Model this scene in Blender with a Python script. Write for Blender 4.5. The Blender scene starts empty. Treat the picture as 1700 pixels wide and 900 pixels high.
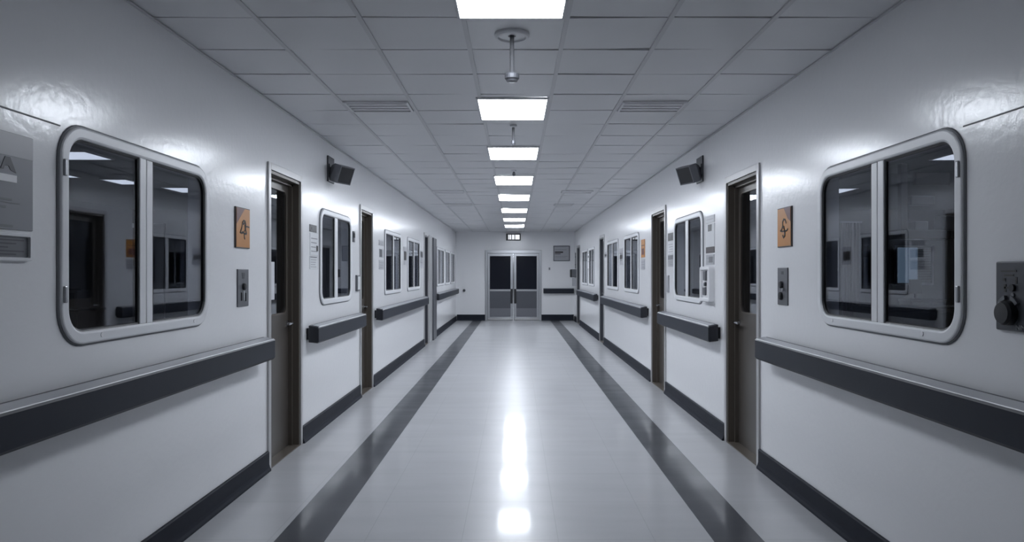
import bpy, bmesh, math, random
from mathutils import Vector
random.seed(7)
scene = bpy.context.scene
C = scene.collection

# ------------------------------------------------------------------ measures (metres)
HW = 1.74            # half width of the corridor
H = 2.606            # ceiling height
EYE = 1.383
YB = 21.3            # back wall
YF = -4.0            # front wall (behind the viewer)
TH = 0.09            # wall thickness
TILE = 2 * HW / 7.0
YE = 14.0            # partition between the side rooms
XL = -7.35           # far wall of the side rooms on the left
XR = 8.25            # far wall of the side rooms on the right

# ------------------------------------------------------------------ materials
def mat(name, col, rough=0.5, metal=0.0, spec=0.5, coat=0.0, bump=0.0, bscale=40.0, var=0.0, vscale=6.0, rvar=0.0, stretch=None):
    m = bpy.data.materials.new(name); m.use_nodes = True
    nt = m.node_tree; b = nt.nodes['Principled BSDF']
    b.inputs['Base Color'].default_value = (*col, 1)
    b.inputs['Roughness'].default_value = rough
    b.inputs['Metallic'].default_value = metal
    b.inputs['Specular IOR Level'].default_value = spec
    if coat:
        b.inputs['Coat Weight'].default_value = coat
        b.inputs['Coat Roughness'].default_value = 0.12
    tc = nt.nodes.new('ShaderNodeTexCoord')
    src = tc.outputs['Object']
    if stretch:
        mp = nt.nodes.new('ShaderNodeMapping'); mp.inputs['Scale'].default_value = stretch
        nt.links.new(src, mp.inputs['Vector']); src = mp.outputs['Vector']
    if bump:
        n = nt.nodes.new('ShaderNodeTexNoise'); n.inputs['Scale'].default_value = bscale; n.inputs['Detail'].default_value = 4
        nt.links.new(src, n.inputs['Vector'])
        bp = nt.nodes.new('ShaderNodeBump'); bp.inputs['Strength'].default_value = bump; bp.inputs['Distance'].default_value = 0.01
        nt.links.new(n.outputs['Fac'], bp.inputs['Height']); nt.links.new(bp.outputs['Normal'], b.inputs['Normal'])
    if var or rvar:
        n2 = nt.nodes.new('ShaderNodeTexNoise'); n2.inputs['Scale'].default_value = vscale; n2.inputs['Detail'].default_value = 5
        nt.links.new(src, n2.inputs['Vector'])
        if var:
            r = nt.nodes.new('ShaderNodeMapRange')
            r.inputs['To Min'].default_value = 1 - var; r.inputs['To Max'].default_value = 1 + var
            nt.links.new(n2.outputs['Fac'], r.inputs['Value'])
            mx = nt.nodes.new('ShaderNodeVectorMath'); mx.operation = 'SCALE'
            mx.inputs[0].default_value = col
            nt.links.new(r.outputs['Result'], mx.inputs['Scale']); nt.links.new(mx.outputs['Vector'], b.inputs['Base Color'])
        if rvar:
            r = nt.nodes.new('ShaderNodeMapRange')
            r.inputs['From Min'].default_value = 0.3; r.inputs['From Max'].default_value = 0.7
            r.inputs['To Min'].default_value = max(0.02, rough - rvar); r.inputs['To Max'].default_value = rough + rvar
            nt.links.new(n2.outputs['Fac'], r.inputs['Value']); nt.links.new(r.outputs['Result'], b.inputs['Roughness'])
    return m

def emit(name, col, s):
    m = bpy.data.materials.new(name); m.use_nodes = True
    nt = m.node_tree; nt.nodes.clear()
    e = nt.nodes.new('ShaderNodeEmission'); o = nt.nodes.new('ShaderNodeOutputMaterial')
    e.inputs['Color'].default_value = (*col, 1); e.inputs['Strength'].default_value = s
    nt.links.new(e.outputs[0], o.inputs['Surface'])
    return m

def glass(name, tint, ior=1.5, rough=0.0):
    m = bpy.data.materials.new(name); m.use_nodes = True
    nt = m.node_tree; nt.nodes.clear()
    o = nt.nodes.new('ShaderNodeOutputMaterial'); mx = nt.nodes.new('ShaderNodeMixShader')
    f = nt.nodes.new('ShaderNodeFresnel')
    geo = nt.nodes.new('ShaderNodeNewGeometry'); mr = nt.nodes.new('ShaderNodeMapRange')   # same reflectance on both faces of the pane
    mr.inputs['To Min'].default_value = ior; mr.inputs['To Max'].default_value = 1.0 / ior
    nt.links.new(geo.outputs['Backfacing'], mr.inputs['Value']); nt.links.new(mr.outputs['Result'], f.inputs['IOR'])
    t = nt.nodes.new('ShaderNodeBsdfTransparent'); t.inputs['Color'].default_value = (*tint, 1)
    g = nt.nodes.new('ShaderNodeBsdfGlossy'); g.inputs['Roughness'].default_value = rough
    g.inputs['Color'].default_value = (0.9, 0.92, 0.95, 1)
    nt.links.new(f.outputs[0], mx.inputs[0]); nt.links.new(t.outputs[0], mx.inputs[1]); nt.links.new(g.outputs[0], mx.inputs[2])
    nt.links.new(mx.outputs[0], o.inputs['Surface'])
    return m

M = {}
M['wall'] = mat('wall_paint', (0.78, 0.785, 0.80), 0.20, spec=0.62, bump=0.09, bscale=26.0)
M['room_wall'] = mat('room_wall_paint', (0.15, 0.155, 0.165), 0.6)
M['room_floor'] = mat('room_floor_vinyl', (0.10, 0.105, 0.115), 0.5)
M['ceil'] = mat('ceiling_tile', (0.68, 0.685, 0.70), 0.34, var=0.05, vscale=1.3)
M['ceil_gap'] = mat('ceiling_gap', (0.08, 0.08, 0.09), 0.8)
M['tbar'] = mat('ceiling_bar', (0.58, 0.585, 0.60), 0.4)
M['rail'] = mat('slate_vinyl', (0.018, 0.022, 0.032), 0.42, spec=0.2, var=0.10, vscale=14)
M['rail_end'] = mat('slate_end_cap', (0.018, 0.020, 0.026), 0.4)
M['rail_edge'] = mat('rail_edge_strip', (0.24, 0.25, 0.275), 0.3)
M['base'] = mat('baseboard_rubber', (0.018, 0.021, 0.030), 0.55, spec=0.1, var=0.18, vscale=9)
M['frame'] = mat('window_enamel', (0.74, 0.75, 0.77), 0.30)
M['line_grey'] = mat('edge_line', (0.16, 0.165, 0.18), 0.5)
M['gasket'] = mat('black_gasket', (0.008, 0.009, 0.012), 0.4)
M['glass'] = glass('window_glass', (0.74, 0.76, 0.81), 1.50)
M['doorglass'] = glass('door_glass', (0.62, 0.64, 0.68), 1.8)
M['bronze'] = mat('bronze_leaf', (0.090, 0.079, 0.070), 0.33, metal=0.2, var=0.08, vscale=5)
M['bronze_dark'] = mat('bronze_jamb', (0.120, 0.104, 0.088), 0.35, metal=0.2)
M['casing'] = mat('casing_enamel', (0.46, 0.46, 0.465), 0.28, metal=0.3)
M['steel'] = mat('brushed_steel', (0.40, 0.41, 0.43), 0.3, metal=0.85, bump=0.02, bscale=80)
M['steel_dark'] = mat('dark_steel', (0.10, 0.105, 0.12), 0.35, metal=0.4)
M['kick'] = mat('door_kick_panel', (0.085, 0.09, 0.105), 0.35, metal=0.2)
M['kick_light'] = mat('door_kick_plate', (0.16, 0.165, 0.185), 0.35, metal=0.2)
M['black'] = mat('black_plastic', (0.010, 0.011, 0.014), 0.35)
M['blackglass'] = mat('dark_tinted_glass', (0.016, 0.018, 0.026), 0.08)
M['plate'] = mat('grey_plate', (0.135, 0.14, 0.155), 0.38, metal=0.3)
M['plate_dark'] = mat('charcoal_plate', (0.052, 0.056, 0.066), 0.4, metal=0.2)
M['rod'] = mat('painted_rod', (0.10, 0.102, 0.11), 0.6, spec=0.2)
M['orange'] = mat('orange_print', (0.47, 0.185, 0.024), 0.4, var=0.06, vscale=30)
M['maroon'] = mat('maroon_print', (0.115, 0.030, 0.025), 0.4)
M['sign_edge'] = mat('sign_edge', (0.05, 0.04, 0.04), 0.4)
M['ink'] = mat('black_ink', (0.018, 0.015, 0.014), 0.5)
M['ink_grey'] = mat('grey_ink', (0.16, 0.165, 0.18), 0.5)
M['paper'] = mat('white_paper', (0.62, 0.63, 0.65), 0.5)
M['paper_grey'] = mat('grey_paper', (0.36, 0.365, 0.39), 0.45)
M['poster'] = mat('poster_print', (0.27, 0.275, 0.30), 0.25)
M['poster_pale'] = mat('poster_pale', (0.40, 0.405, 0.43), 0.3)
M['white'] = mat('white_plastic', (0.80, 0.80, 0.82), 0.35)
M['red_dark'] = mat('dark_red_picture', (0.07, 0.055, 0.058), 0.4)
M['chrome'] = mat('chrome', (0.65, 0.66, 0.68), 0.15, metal=1.0)
M['curtain'] = mat('dark_curtain', (0.05, 0.052, 0.06), 0.8)
M['cabinet'] = mat('dark_cabinet', (0.06, 0.063, 0.072), 0.5)
M['room_white'] = mat('room_white_paint', (0.72, 0.73, 0.75), 0.5)
M['lamp'] = emit('panel_light', (0.86, 0.915, 1.0), 29.5)
M['room_lamp'] = emit('room_panel_light', (0.86, 0.92, 1.0), 1.25)
M['exit'] = emit('exit_panel', (0.9, 0.94, 1.0), 1.1)
M['bluelit'] = emit('blue_lit_pane', (0.30, 0.43, 0.56), 0.32)

# floor: polished vinyl with two dark inlaid bands and faint joints
def floor_mat():
    m = bpy.data.materials.new('polished_vinyl_floor'); m.use_nodes = True
    nt = m.node_tree; L = nt.links; N = nt.nodes; b = N['Principled BSDF']
    geo = N.new('ShaderNodeNewGeometry'); sep = N.new('ShaderNodeSeparateXYZ'); L.new(geo.outputs['Position'], sep.inputs[0])
    def math_(op, a, bb):
        n = N.new('ShaderNodeMath'); n.operation = op
        for i, v in enumerate((a, bb)):
            if isinstance(v, (int, float)): n.inputs[i].default_value = v
            else: L.new(v, n.inputs[i])
        return n.outputs[0]
    x, y = sep.outputs[0], sep.outputs[1]
    l = math_('MULTIPLY', math_('GREATER_THAN', x, -1.245), math_('LESS_THAN', x, -0.985))
    r = math_('MULTIPLY', math_('GREATER_THAN', x, 1.025), math_('LESS_THAN', x, 1.285))
    band = math_('ADD', l, r)
    # faint joints
    def joint(c, p, w, off):
        f = math_('FRACT', math_('DIVIDE', math_('ADD', c, off), p), 0)
        return math_('LESS_THAN', f, w / p)
    jx = joint(x, 0.5, 0.004, 0.28 + 5); jy = joint(y, 0.62, 0.006, 0.57 + 62)
    jt = math_('MULTIPLY', math_('MAXIMUM', jx, jy), 0.16)
    n1 = N.new('ShaderNodeTexNoise'); n1.inputs['Scale'].default_value = 2.2; n1.inputs['Detail'].default_value = 6
    mp = N.new('ShaderNodeMapping'); mp.inputs['Scale'].default_value = (0.6, 2.6, 1); L.new(geo.outputs['Position'], mp.inputs[0]); L.new(mp.outputs[0], n1.inputs['Vector'])
    var = N.new('ShaderNodeMapRange'); var.inputs['To Min'].default_value = 0.90; var.inputs['To Max'].default_value = 1.10; L.new(n1.outputs['Fac'], var.inputs['Value'])
    mix = N.new('ShaderNodeMix'); mix.data_type = 'RGBA'
    mix.inputs['A'].default_value = (0.41, 0.415, 0.43, 1); mix.inputs['B'].default_value = (0.046, 0.050, 0.060, 1)
    L.new(band, mix.inputs['Factor'])
    vm = N.new('ShaderNodeVectorMath'); vm.operation = 'SCALE'; L.new(mix.outputs['Result'], vm.inputs[0])
    L.new(math_('MULTIPLY', var.outputs[0], math_('SUBTRACT', 1.0, jt)), vm.inputs['Scale'])
    L.new(vm.outputs[0], b.inputs['Base Color'])
    n2 = N.new('ShaderNodeTexNoise'); n2.inputs['Scale'].default_value = 1.4; n2.inputs['Detail'].default_value = 3; L.new(mp.outputs[0], n2.inputs['Vector'])
    rr = N.new('ShaderNodeMapRange'); rr.inputs['From Min'].default_value = 0.3; rr.inputs['From Max'].default_value = 0.7
    rr.inputs['To Min'].default_value = 0.28; rr.inputs['To Max'].default_value = 0.36; L.new(n2.outputs['Fac'], rr.inputs['Value'])
    L.new(rr.outputs[0], b.inputs['Roughness'])
    n3 = N.new('ShaderNodeTexNoise'); n3.inputs['Scale'].default_value = 3.0; n3.inputs['Detail'].default_value = 2; L.new(mp.outputs[0], n3.inputs['Vector'])
    bp = N.new('ShaderNodeBump'); bp.inputs['Strength'].default_value = 0.05; bp.inputs['Distance'].default_value = 0.01
    L.new(n3.outputs['Fac'], bp.inputs['Height']); L.new(bp.outputs['Normal'], b.inputs['Normal'])
    b.inputs['Specular IOR Level'].default_value = 0.25
    b.inputs['Coat Weight'].default_value = 0.26; b.inputs['Coat Roughness'].default_value = 0.08; b.inputs['Coat IOR'].default_value = 1.45
    return m
M['floor'] = floor_mat()

# ------------------------------------------------------------------ object helpers
def mapL(u, v, w): return (-HW + w, u, v)        # left wall: u = depth, v = height, w = out of the wall
def mapR(u, v, w): return (HW - w, u, v)
def mapB(u, v, w): return (u, YB - w, v)         # back wall: u = across
def mapE(u, v, w): return (u, YE - TH / 2 - w, v)  # end wall of the side rooms
def mapC(u, v, w): return (u, v, H - w)          # ceiling: w = downwards
def mapW(u, v, w): return (u, v, w)
MAPS = {-1: mapL, 1: mapR}

class MB:
    def __init__(self, f=mapW): self.bm = bmesh.new(); self.f = f
    def box(self, u0, u1, v0, v1, w0, w1, bev=0.0, seg=2):
        f = self.f
        vs = [self.bm.verts.new(f(u, v, w)) for u in (u0, u1) for v in (v0, v1) for w in (w0, w1)]
        fs = [(0, 1, 3, 2), (4, 6, 7, 5), (0, 4, 5, 1), (2, 3, 7, 6), (0, 2, 6, 4), (1, 5, 7, 3)]
        faces = [self.bm.faces.new([vs[i] for i in q]) for q in fs]
        if bev:
            es = list({e for q in faces for e in q.edges})
            bmesh.ops.bevel(self.bm, geom=es, offset=bev, segments=seg, affect='EDGES', profile=0.5)
        return self
    def loft(self, loops, closed=False, cap0=False, cap1=False):
        """loops: lists of (u, v, w), same length, each a closed ring."""
        f = self.f
        R = [[self.bm.verts.new(f(*p)) for p in lp] for lp in loops]
        n = len(R[0]); k = len(R)
        for i in range(k if closed else k - 1):
            a, b = R[i], R[(i + 1) % k]
            for j in range(n):
                self.bm.faces.new((a[j], a[(j + 1) % n], b[(j + 1) % n], b[j]))
        if cap0: self.bm.faces.new(R[0])
        if cap1: self.bm.faces.new(R[-1])
        return self
    def prism(self, poly, w0, w1):
        return self.loft([[(u, v, w0) for u, v in poly], [(u, v, w1) for u, v in poly]], cap0=True, cap1=True)
    def stroke(self, pts, wd, w0, w1, closed=False):
        n = len(pts)
        for i in range(n if closed else n - 1):
            (a, b), (c, d) = pts[i], pts[(i + 1) % n]
            L = math.hypot(c - a, d - b) or 1e-6
            tx, ty = (c - a) / L, (d - b) / L; h = wd / 2
            nx, ny = -ty * h, tx * h; ex, ey = tx * h * 0.6, ty * h * 0.6
            self.prism([(a - ex + nx, b - ey + ny), (c + ex + nx, d + ey + ny), (c + ex - nx, d + ey - ny), (a - ex - nx, b - ey - ny)], w0, w1)
        return self
    def cyl(self, cu, cv, r, w0, w1, n=24, r1=None):
        r1 = r if r1 is None else r1
        lp = lambda rad, w: [(cu + rad * math.cos(2 * math.pi * i / n), cv + rad * math.sin(2 * math.pi * i / n), w) for i in range(n)]
        return self.loft([lp(r, w0), lp(r1, w1)], cap0=True, cap1=True)
    def lathe(self, cu, cv, prof, n=32, closed=False):
        lp = lambda rad, w: [(cu + rad * math.cos(2 * math.pi * i / n), cv + rad * math.sin(2 * math.pi * i / n), w) for i in range(n)]
        return self.loft([lp(r, w) for r, w in prof], closed=closed, cap0=not closed, cap1=not closed)
    def build(self, name, m, parent=None, smooth=False):
        bm = self.bm
        bmesh.ops.recalc_face_normals(bm, faces=bm.faces)
        off = parent_loc(parent) if parent else None
        if off is None:
            xs = [v.co for v in bm.verts]
            off = Vector([(min(c[i] for c in xs) + max(c[i] for c in xs)) / 2 for i in range(3)])
            off.z = min(c.z for c in xs)
        bmesh.ops.translate(bm, verts=bm.verts, vec=-off)
        me = bpy.data.meshes.new(name); bm.to_mesh(me); bm.free()
        for mm in (m if isinstance(m, (list, tuple)) else [m]): me.materials.append(mm)
        if smooth:
            for p in me.polygons: p.use_smooth = True
        o = bpy.data.objects.new(name, me); C.objects.link(o)
        if parent: o.parent = parent
        else: o.location = off
        return o

def parent_loc(p):
    v = Vector((0, 0, 0))
    while p is not None:
        v += p.location; p = p.parent
    return v

def tag(o, label, cat=None, group=None, kind=None):
    o['label'] = label
    if cat: o['category'] = cat
    if group: o['group'] = group
    if kind: o['kind'] = kind
    return o

def thing(name, loc, label, cat, group=None):
    o = bpy.data.objects.new(name, None); C.objects.link(o)
    o.location = loc; o.empty_display_size = 0.1
    return tag(o, label, cat, group)

def struct(name, loc, label, cat=None, group=None):
    o = bpy.data.objects.new(name, None); C.objects.link(o)
    o.location = loc; o.empty_display_size = 0.1
    return tag(o, label, cat, group, 'structure')

def rr(u0, u1, v0, v1, r, n=8):
    pts = []
    for cu, cv, a0 in ((u1 - r, v1 - r, 0), (u0 + r, v1 - r, 90), (u0 + r, v0 + r, 180), (u1 - r, v0 + r, 270)):
        for i in range(n + 1):
            a = math.radians(a0 + 90.0 * i / n)
            pts.append((cu + r * math.cos(a), cv + r * math.sin(a)))
    return pts

def ring(mb, u0, u1, v0, v1, r, prof, closed=True):
    loops = []
    for o, w in prof:
        loops.append([(a, b, w) for a, b in rr(u0 + o, u1 - o, v0 + o, v1 - o, max(r - o, 0.004))])
    return mb.loft(loops, closed=closed)

# ------------------------------------------------------------------ openings
WV0, WV1 = 1.10, 1.966
# (u0, u1, radius) of the windows; doors (u0, u1, top)
WIN = {-1: [(2.76, 4.10, .145), (6.445, 7.67, .13), (9.65, 11.0, .05), (11.69, 13.15, .05), (16.1, 17.6, .05), (18.0, 19.15, .05), (19.5, 20.6, .05)],
       1: [(2.807, 4.15, .145), (6.71, 7.93, .13), (10.2, 11.56, .09), (12.25, 13.7, .05), (15.95, 17.05, .05), (17.45, 18.75, .05)]}
DOOR = {-1: [(5.135, 5.86, 2.125), (8.16, 8.80, 2.11), (13.86, 14.42, 2.12)],
        1: [(5.20, 5.96, 2.125), (8.42, 9.22, 2.13), (14.22, 14.90, 2.10), (19.5, 20.4, 2.10)]}

def wall(s):
    f = MAPS[s]; mb = MB(f)
    ops = []
    o = 0.042
    for a, b, r in WIN[s]: ops.append((a + o, b - o, WV0 + o, WV1 - o))
    for a, b, t in DOOR[s]: ops.append((a - .01, b + .01, 0, t + .01))
    ops.sort()
    y = YF - TH
    for a, b, z0, z1 in ops:
        mb.box(y, a, 0, H + .05, -TH, 0)
        if z0 > 0: mb.box(a, b, 0, z0, -TH, 0)
        mb.box(a, b, z1, H + .05, -TH, 0)
        y = b
    mb.box(y, YB + TH, 0, H + .05, -TH, 0)
    bmesh.ops.remove_doubles(mb.bm, verts=mb.bm.verts, dist=1e-5)
    side = 'left' if s < 0 else 'right'
    ob = mb.build('wall_' + side, M['wall'])
    return tag(ob, f'long glossy white {side} corridor wall with inset windows and doors', 'wall', kind='structure')
wall(-1); wall(1)

mb = MB(mapB); dl, dr, dt = -0.875, 0.755, 2.03
mb.box(-HW, dl, 0, H + .05, -TH, 0).box(dr, HW, 0, H + .05, -TH, 0).box(dl, dr, dt, H + .05, -TH, 0)
bmesh.ops.remove_doubles(mb.bm, verts=mb.bm.verts, dist=1e-5)
tag(mb.build('wall_back', M['wall']), 'pale end wall around the double doors', 'wall', kind='structure')
tag(MB().box(-HW, HW, YF - TH, YF, 0, H).build('wall_front', M['wall']), 'plain white wall closing the corridor behind the viewer', 'wall', kind='structure')

# floor and side-room shells
tag(MB().box(-HW - TH, HW + TH, YF - TH, YB + TH, -.1, 0).build('floor', M['floor']), 'polished pale grey vinyl corridor floor with two dark bands', 'floor', kind='structure')
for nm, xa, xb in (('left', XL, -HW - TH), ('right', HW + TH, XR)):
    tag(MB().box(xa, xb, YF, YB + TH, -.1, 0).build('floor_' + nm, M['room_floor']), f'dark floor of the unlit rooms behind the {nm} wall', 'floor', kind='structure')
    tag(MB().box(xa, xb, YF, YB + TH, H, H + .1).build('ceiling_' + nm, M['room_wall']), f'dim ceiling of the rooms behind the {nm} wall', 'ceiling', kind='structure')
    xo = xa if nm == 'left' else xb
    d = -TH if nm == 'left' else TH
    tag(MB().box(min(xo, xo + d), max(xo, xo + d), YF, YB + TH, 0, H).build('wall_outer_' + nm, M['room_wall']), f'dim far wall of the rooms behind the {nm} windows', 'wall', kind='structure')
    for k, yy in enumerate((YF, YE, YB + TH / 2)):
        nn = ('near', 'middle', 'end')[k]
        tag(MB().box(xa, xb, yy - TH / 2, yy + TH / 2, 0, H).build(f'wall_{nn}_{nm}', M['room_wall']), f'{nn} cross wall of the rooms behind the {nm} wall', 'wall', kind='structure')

# ceiling: suspended tiles
mb = MB()
mb.box(-HW, HW, YF, YB, H + .022, H + .06)
slab = mb.build('ceiling', [M['ceil_gap'], M['ceil']]); tag(slab, 'suspended ceiling of rectangular grey tiles', 'ceiling', kind='structure')
mb = MB(); g = .0035; gy = .0075
k0 = int(math.floor(YF / TILE)); k1 = int(math.ceil(YB / TILE))
for k in range(k0, k1):
    ya, yb = max(k * TILE, YF) + gy, min((k + 1) * TILE, YB) - gy
    if yb - ya < .02: continue
    for c in range(7):
        xa = -HW + c * TILE + g; xb = xa + TILE - 2 * g
        t1, t2 = random.uniform(-.0024, .0024), random.uniform(-.0018, .0018); z = H + random.uniform(0, .001)
        zz = [z - t1 - t2, z + t1 - t2, z + t1 + t2, z - t1 + t2]
        lo = [mb.bm.verts.new(p) for p in ((xa, ya, zz[0] + .003), (xb, ya, zz[1] + .003), (xb, yb, zz[2] + .003), (xa, yb, zz[3] + .003))]
        hi = [mb.bm.verts.new((v.co.x, v.co.y, H + .02)) for v in lo]
        mb.bm.faces.new(lo); mb.bm.faces.new(hi)
        for i in range(4): mb.bm.faces.new((lo[i], lo[(i + 1) % 4], hi[(i + 1) % 4], hi[i]))
mb.build('tile_grid', M['ceil'], slab)
mb = MB()
for c in range(1, 7):
    x = -HW + c * TILE
    mb.box(x - .012, x + .012, YF, YB, H - .003, H + .012, .0)
mb.build('bar_lattice', M['tbar'], slab)
for s, nn in ((-1, 'left'), (1, 'right')):
    f = MAPS[s]
    tag(MB(f).box(YF, YB, H - .008, H, 0, .012).build('trim_ceiling_' + nn, M['tbar']), f'thin grey edge trim where the ceiling meets the {nn} wall', 'trim', kind='structure')

# ------------------------------------------------------------------ windows
wn = [0]
def window(f, u0, u1, r, label, big=False, stile=0.125, mid=None):
    wn[0] += 1
    root = struct(f'window_{wn[0]}', f((u0 + u1) / 2, WV0, 0), label, 'window')
    mb = MB(f)
    ring(mb, u0, u1, WV0, WV1, r, [(0, .0), (0, .010), (.003, .015), (.008, .017), (.040, .017), (.047, .015), (.050, .011), (.050, -.012), (.0425, -.012), (.0425, -.001), (.03, .0)])
    mb.build('window_frame', M['frame'], root, smooth=False)
    mb = MB(f)
    ring(mb, u0, u1, WV0, WV1, r, [(.0495, .009), (.056, .007), (.060, .003), (.060, -.010), (.0495, -.010)])
    mb.build('gasket', M['gasket'], root)
    mb = MB(f)
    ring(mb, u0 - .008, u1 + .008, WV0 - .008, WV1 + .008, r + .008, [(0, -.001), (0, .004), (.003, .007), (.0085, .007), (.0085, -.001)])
    mb.build('edge_line', M['line_grey'], root)  # thin dark grey outline traced round the outer edge of the frame
    mid = mid or (u0 + u1) / 2
    h = stile / 2
    a, b = WV0 + .05, WV1 - .05
    for d0, d1, w1 in ((-h, -.006, .014), (.006, h, .010)):
        MB(f).box(mid + d0, mid + d1, a, b, -.010, w1, .004).build('mullion', M['frame'], root)
    MB(f).box(mid - .006, mid + .006, a, b, -.010, .004).box(mid - h - .010, mid - h, a + .005, b - .005, -.009, .006).box(mid + h, mid + h + .010, a + .005, b - .005, -.009, .006).build('mullion_gasket', M['gasket'], root)
    for p0, p1, ww in ((u0 + .054, mid - h, .001), (mid + h, u1 - .054, -.001)):
        lp = rr(p0, p1, WV0 + .054, WV1 - .054, .004)
        # rounded only at the outer corners
        ro = max(r - .054, .01)
        lp = []
        full = rr(u0 + .054, u1 - .054, WV0 + .054, WV1 - .054, ro)
        lp = [(min(max(p, p0), p1), q) for p, q in full]
        MB(f).loft([[(p, q, ww) for p, q in lp], [(p, q, ww - .006) for p, q in lp]], cap0=True, cap1=True).build('pane', M['glass'], root)
    if big:
        near = u0 if True else u1
        for v in (WV0 + .17, WV1 - .21):
            MB(f).box(u0 + .008, u0 + .026, v, v + .065, .016, .026, .004).build('hinge', M['steel'], root)
        for t in (.2, .85):
            MB(f).cyl(u0 + (u1 - u0) * t, WV0 + .028, .010, .016, .020, 12).build('screw', M['white'], root)
    return root

labL = ['large rounded white two-pane window above the near left handrail, beside the grey poster',
        'rounded two-pane window between the first and second left doors',
        'square-cornered two-pane window just past the second left door',
        'narrow-looking two-pane window before the steel-framed far left door',
        'first small window past the steel-framed far left door',
        'middle small window near the far left corner',
        'last small window against the far left corner']
labR = ['large rounded white two-pane window beside the grey intercom panel',
        'rounded two-pane window between the first and second right doors, beside the glove dispenser',
        'rounded window just past the second right door, beside the orange and white notice',
        'square-cornered two-pane window before the third right door',
        'first small window past the third right door',
        'last small window near the far right corner, before the narrow door frame']
for i, (a, b, r) in enumerate(WIN[-1]):
    window(mapL, a, b, r, labL[i], big=(i == 0), mid=3.405 if i == 0 else (7.02 if i == 1 else None), stile=.125 if i < 2 else .09)
for i, (a, b, r) in enumerate(WIN[1]):
    window(mapR, a, b, r, labR[i], big=(i == 0), mid=3.47 if i == 0 else (7.33 if i == 1 else None), stile=.125 if i < 2 else .09)

# wall panel seams running from the big windows towards the viewer
tag(MB(mapL).box(0.2, 2.775, 1.945, 1.950, 0, .003).build('trim_1', M['line_grey']), 'thin dark wall seam leaving the large left window', 'trim', kind='structure')
tag(MB(mapR).box(0.2, 2.82, 1.951, 1.956, 0, .003).build('trim_2', M['line_grey']), 'thin dark wall seam leaving the large right window', 'trim', kind='structure')

# ------------------------------------------------------------------ doors
dn = [0]
def door(f, u0, u1, top, label, leafm, jambm, casem, cw=.045, prot=.014, vis=True, rec=.078, lever=True, extra=None):
    dn[0] += 1
    root = struct(f'door_{dn[0]}', f((u0 + u1) / 2, 0, 0), label, 'door')
    j = .028
    # casing round the opening
    mb = MB(f)
    prof = lambda o, w: [(u0 - o, 0, w), (u0 - o, top + o, w), (u1 + o, top + o, w), (u1 + o, 0, w)]
    mb.box(u0 - cw, u0 + .006, 0, top + cw, 0, prot, .003).box(u1 - .006, u1 + cw, 0, top + cw, 0, prot, .003).box(u0 + .006, u1 - .006, top - .006, top + cw, 0, prot, .003)
    mb.build('door_frame', casem, root)
    mb = MB(f)
    mb.box(u0 - .008, u0 + j, 0, top, -TH, .002).box(u1 - j, u1 + .008, 0, top, -TH, .002).box(u0 + j, u1 - j, top - j, top + .008, -TH, .002)
    mb.box(u0 + j, u0 + j + .02, 0, top - j, -rec, -rec + .03).box(u1 - j - .02, u1 - j, 0, top - j, -rec, -rec + .03).box(u0 + j, u1 - j, top - j - .02, top - j, -rec, -rec + .03)
    mb.build('jamb', jambm, root)
    a, b = u0 + j, u1 - j; t2 = top - j
    mb = MB(f)
    if vis:
        o0 = .07
        va, vb, z0, z1 = a + .075, b - .085, 1.075, t2 - .075
        outer = rr(a, b, .008, t2, .002); inner = rr(va, vb, z0, z1, .05)
        mb.loft([[(p, q, -rec) for p, q in outer], [(p, q, -rec) for p, q in inner], [(p, q, -rec - .04) for p, q in inner], [(p, q, -rec - .04) for p, q in outer]], closed=True)
        leaf = mb.build('door_leaf', leafm, root)
        lp = rr(va - .004, vb + .004, z0 - .004, z1 + .004, .05)
        MB(f).loft([[(p, q, -rec - .008) for p, q in lp], [(p, q, -rec - .014) for p, q in lp]], cap0=True, cap1=True).build('vision_pane', M['doorglass'], leaf)
        m2 = MB(f); ring(m2, va - .012, vb + .012, z0 - .012, z1 + .012, .06, [(0, -rec), (0, -rec + .006), (.012, -rec + .006), (.012, -rec)])
        m2.build('vision_frame', M['bronze_dark'] if leafm is M['bronze'] else M['steel_dark'], leaf)
    else:
        mb.box(a, b, .008, t2, -rec - .04, -rec)
        leaf = mb.build('door_leaf', leafm, root)
    if lever:
        m3 = MB(f); hu = b - .045
        m3.cyl(hu, .985, .026, -rec, -rec + .010, 20)
        m3.cyl(hu, .985, .010, -rec + .008, -rec + .045, 14)
        m3.box(hu - .11, hu + .012, .976, .996, -rec + .040, -rec + .056, .005)
        m3.build('lever_handle', M['chrome'], leaf)
    MB(f).box(u0, u1, 0, .008, -TH, .012, .003).build('threshold', M['bronze_dark'], root)
    if extra: extra(root)
    return root

B, J, K, S = M['bronze'], M['bronze_dark'], M['casing'], M['steel']
door(mapL, *DOOR[-1][0], 'nearest left bronze door with tall dark pane, beside the orange sign', B, J, K)
door(mapL, *DOOR[-1][1], 'second left bronze door, seen edge-on past the first rounded left window', B, J, K)
def posts(root):
    MB(mapL).box(14.47, 14.95, 0, 2.14, 0, .035, .012).build('side_post', M['casing'], root)
    MB(mapL).box(14.96, 15.55, 0, 2.12, 0, .060, .01).build('side_post', M['steel_dark'], root)
door(mapL, *DOOR[-1][2], 'far left door with a broad steel post beside it', M['steel_dark'], M['steel_dark'], M['casing'], extra=posts, lever=False)
door(mapR, *DOOR[1][0], 'nearest right bronze door with tall dark pane, beside the orange sign', B, J, K)
door(mapR, *DOOR[1][1], 'second right bronze door, seen edge-on past the glove dispenser window', B, J, K)
door(mapR, *DOOR[1][2], 'third right dark grey door, narrow in view, before the small windows', M['steel_dark'], M['steel_dark'], M['casing'], vis=False)
door(mapR, *DOOR[1][3], 'last right door by the corner, only its grey frame showing', M['steel_dark'], M['steel_dark'], M['casing'], vis=False, lever=False)

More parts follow.
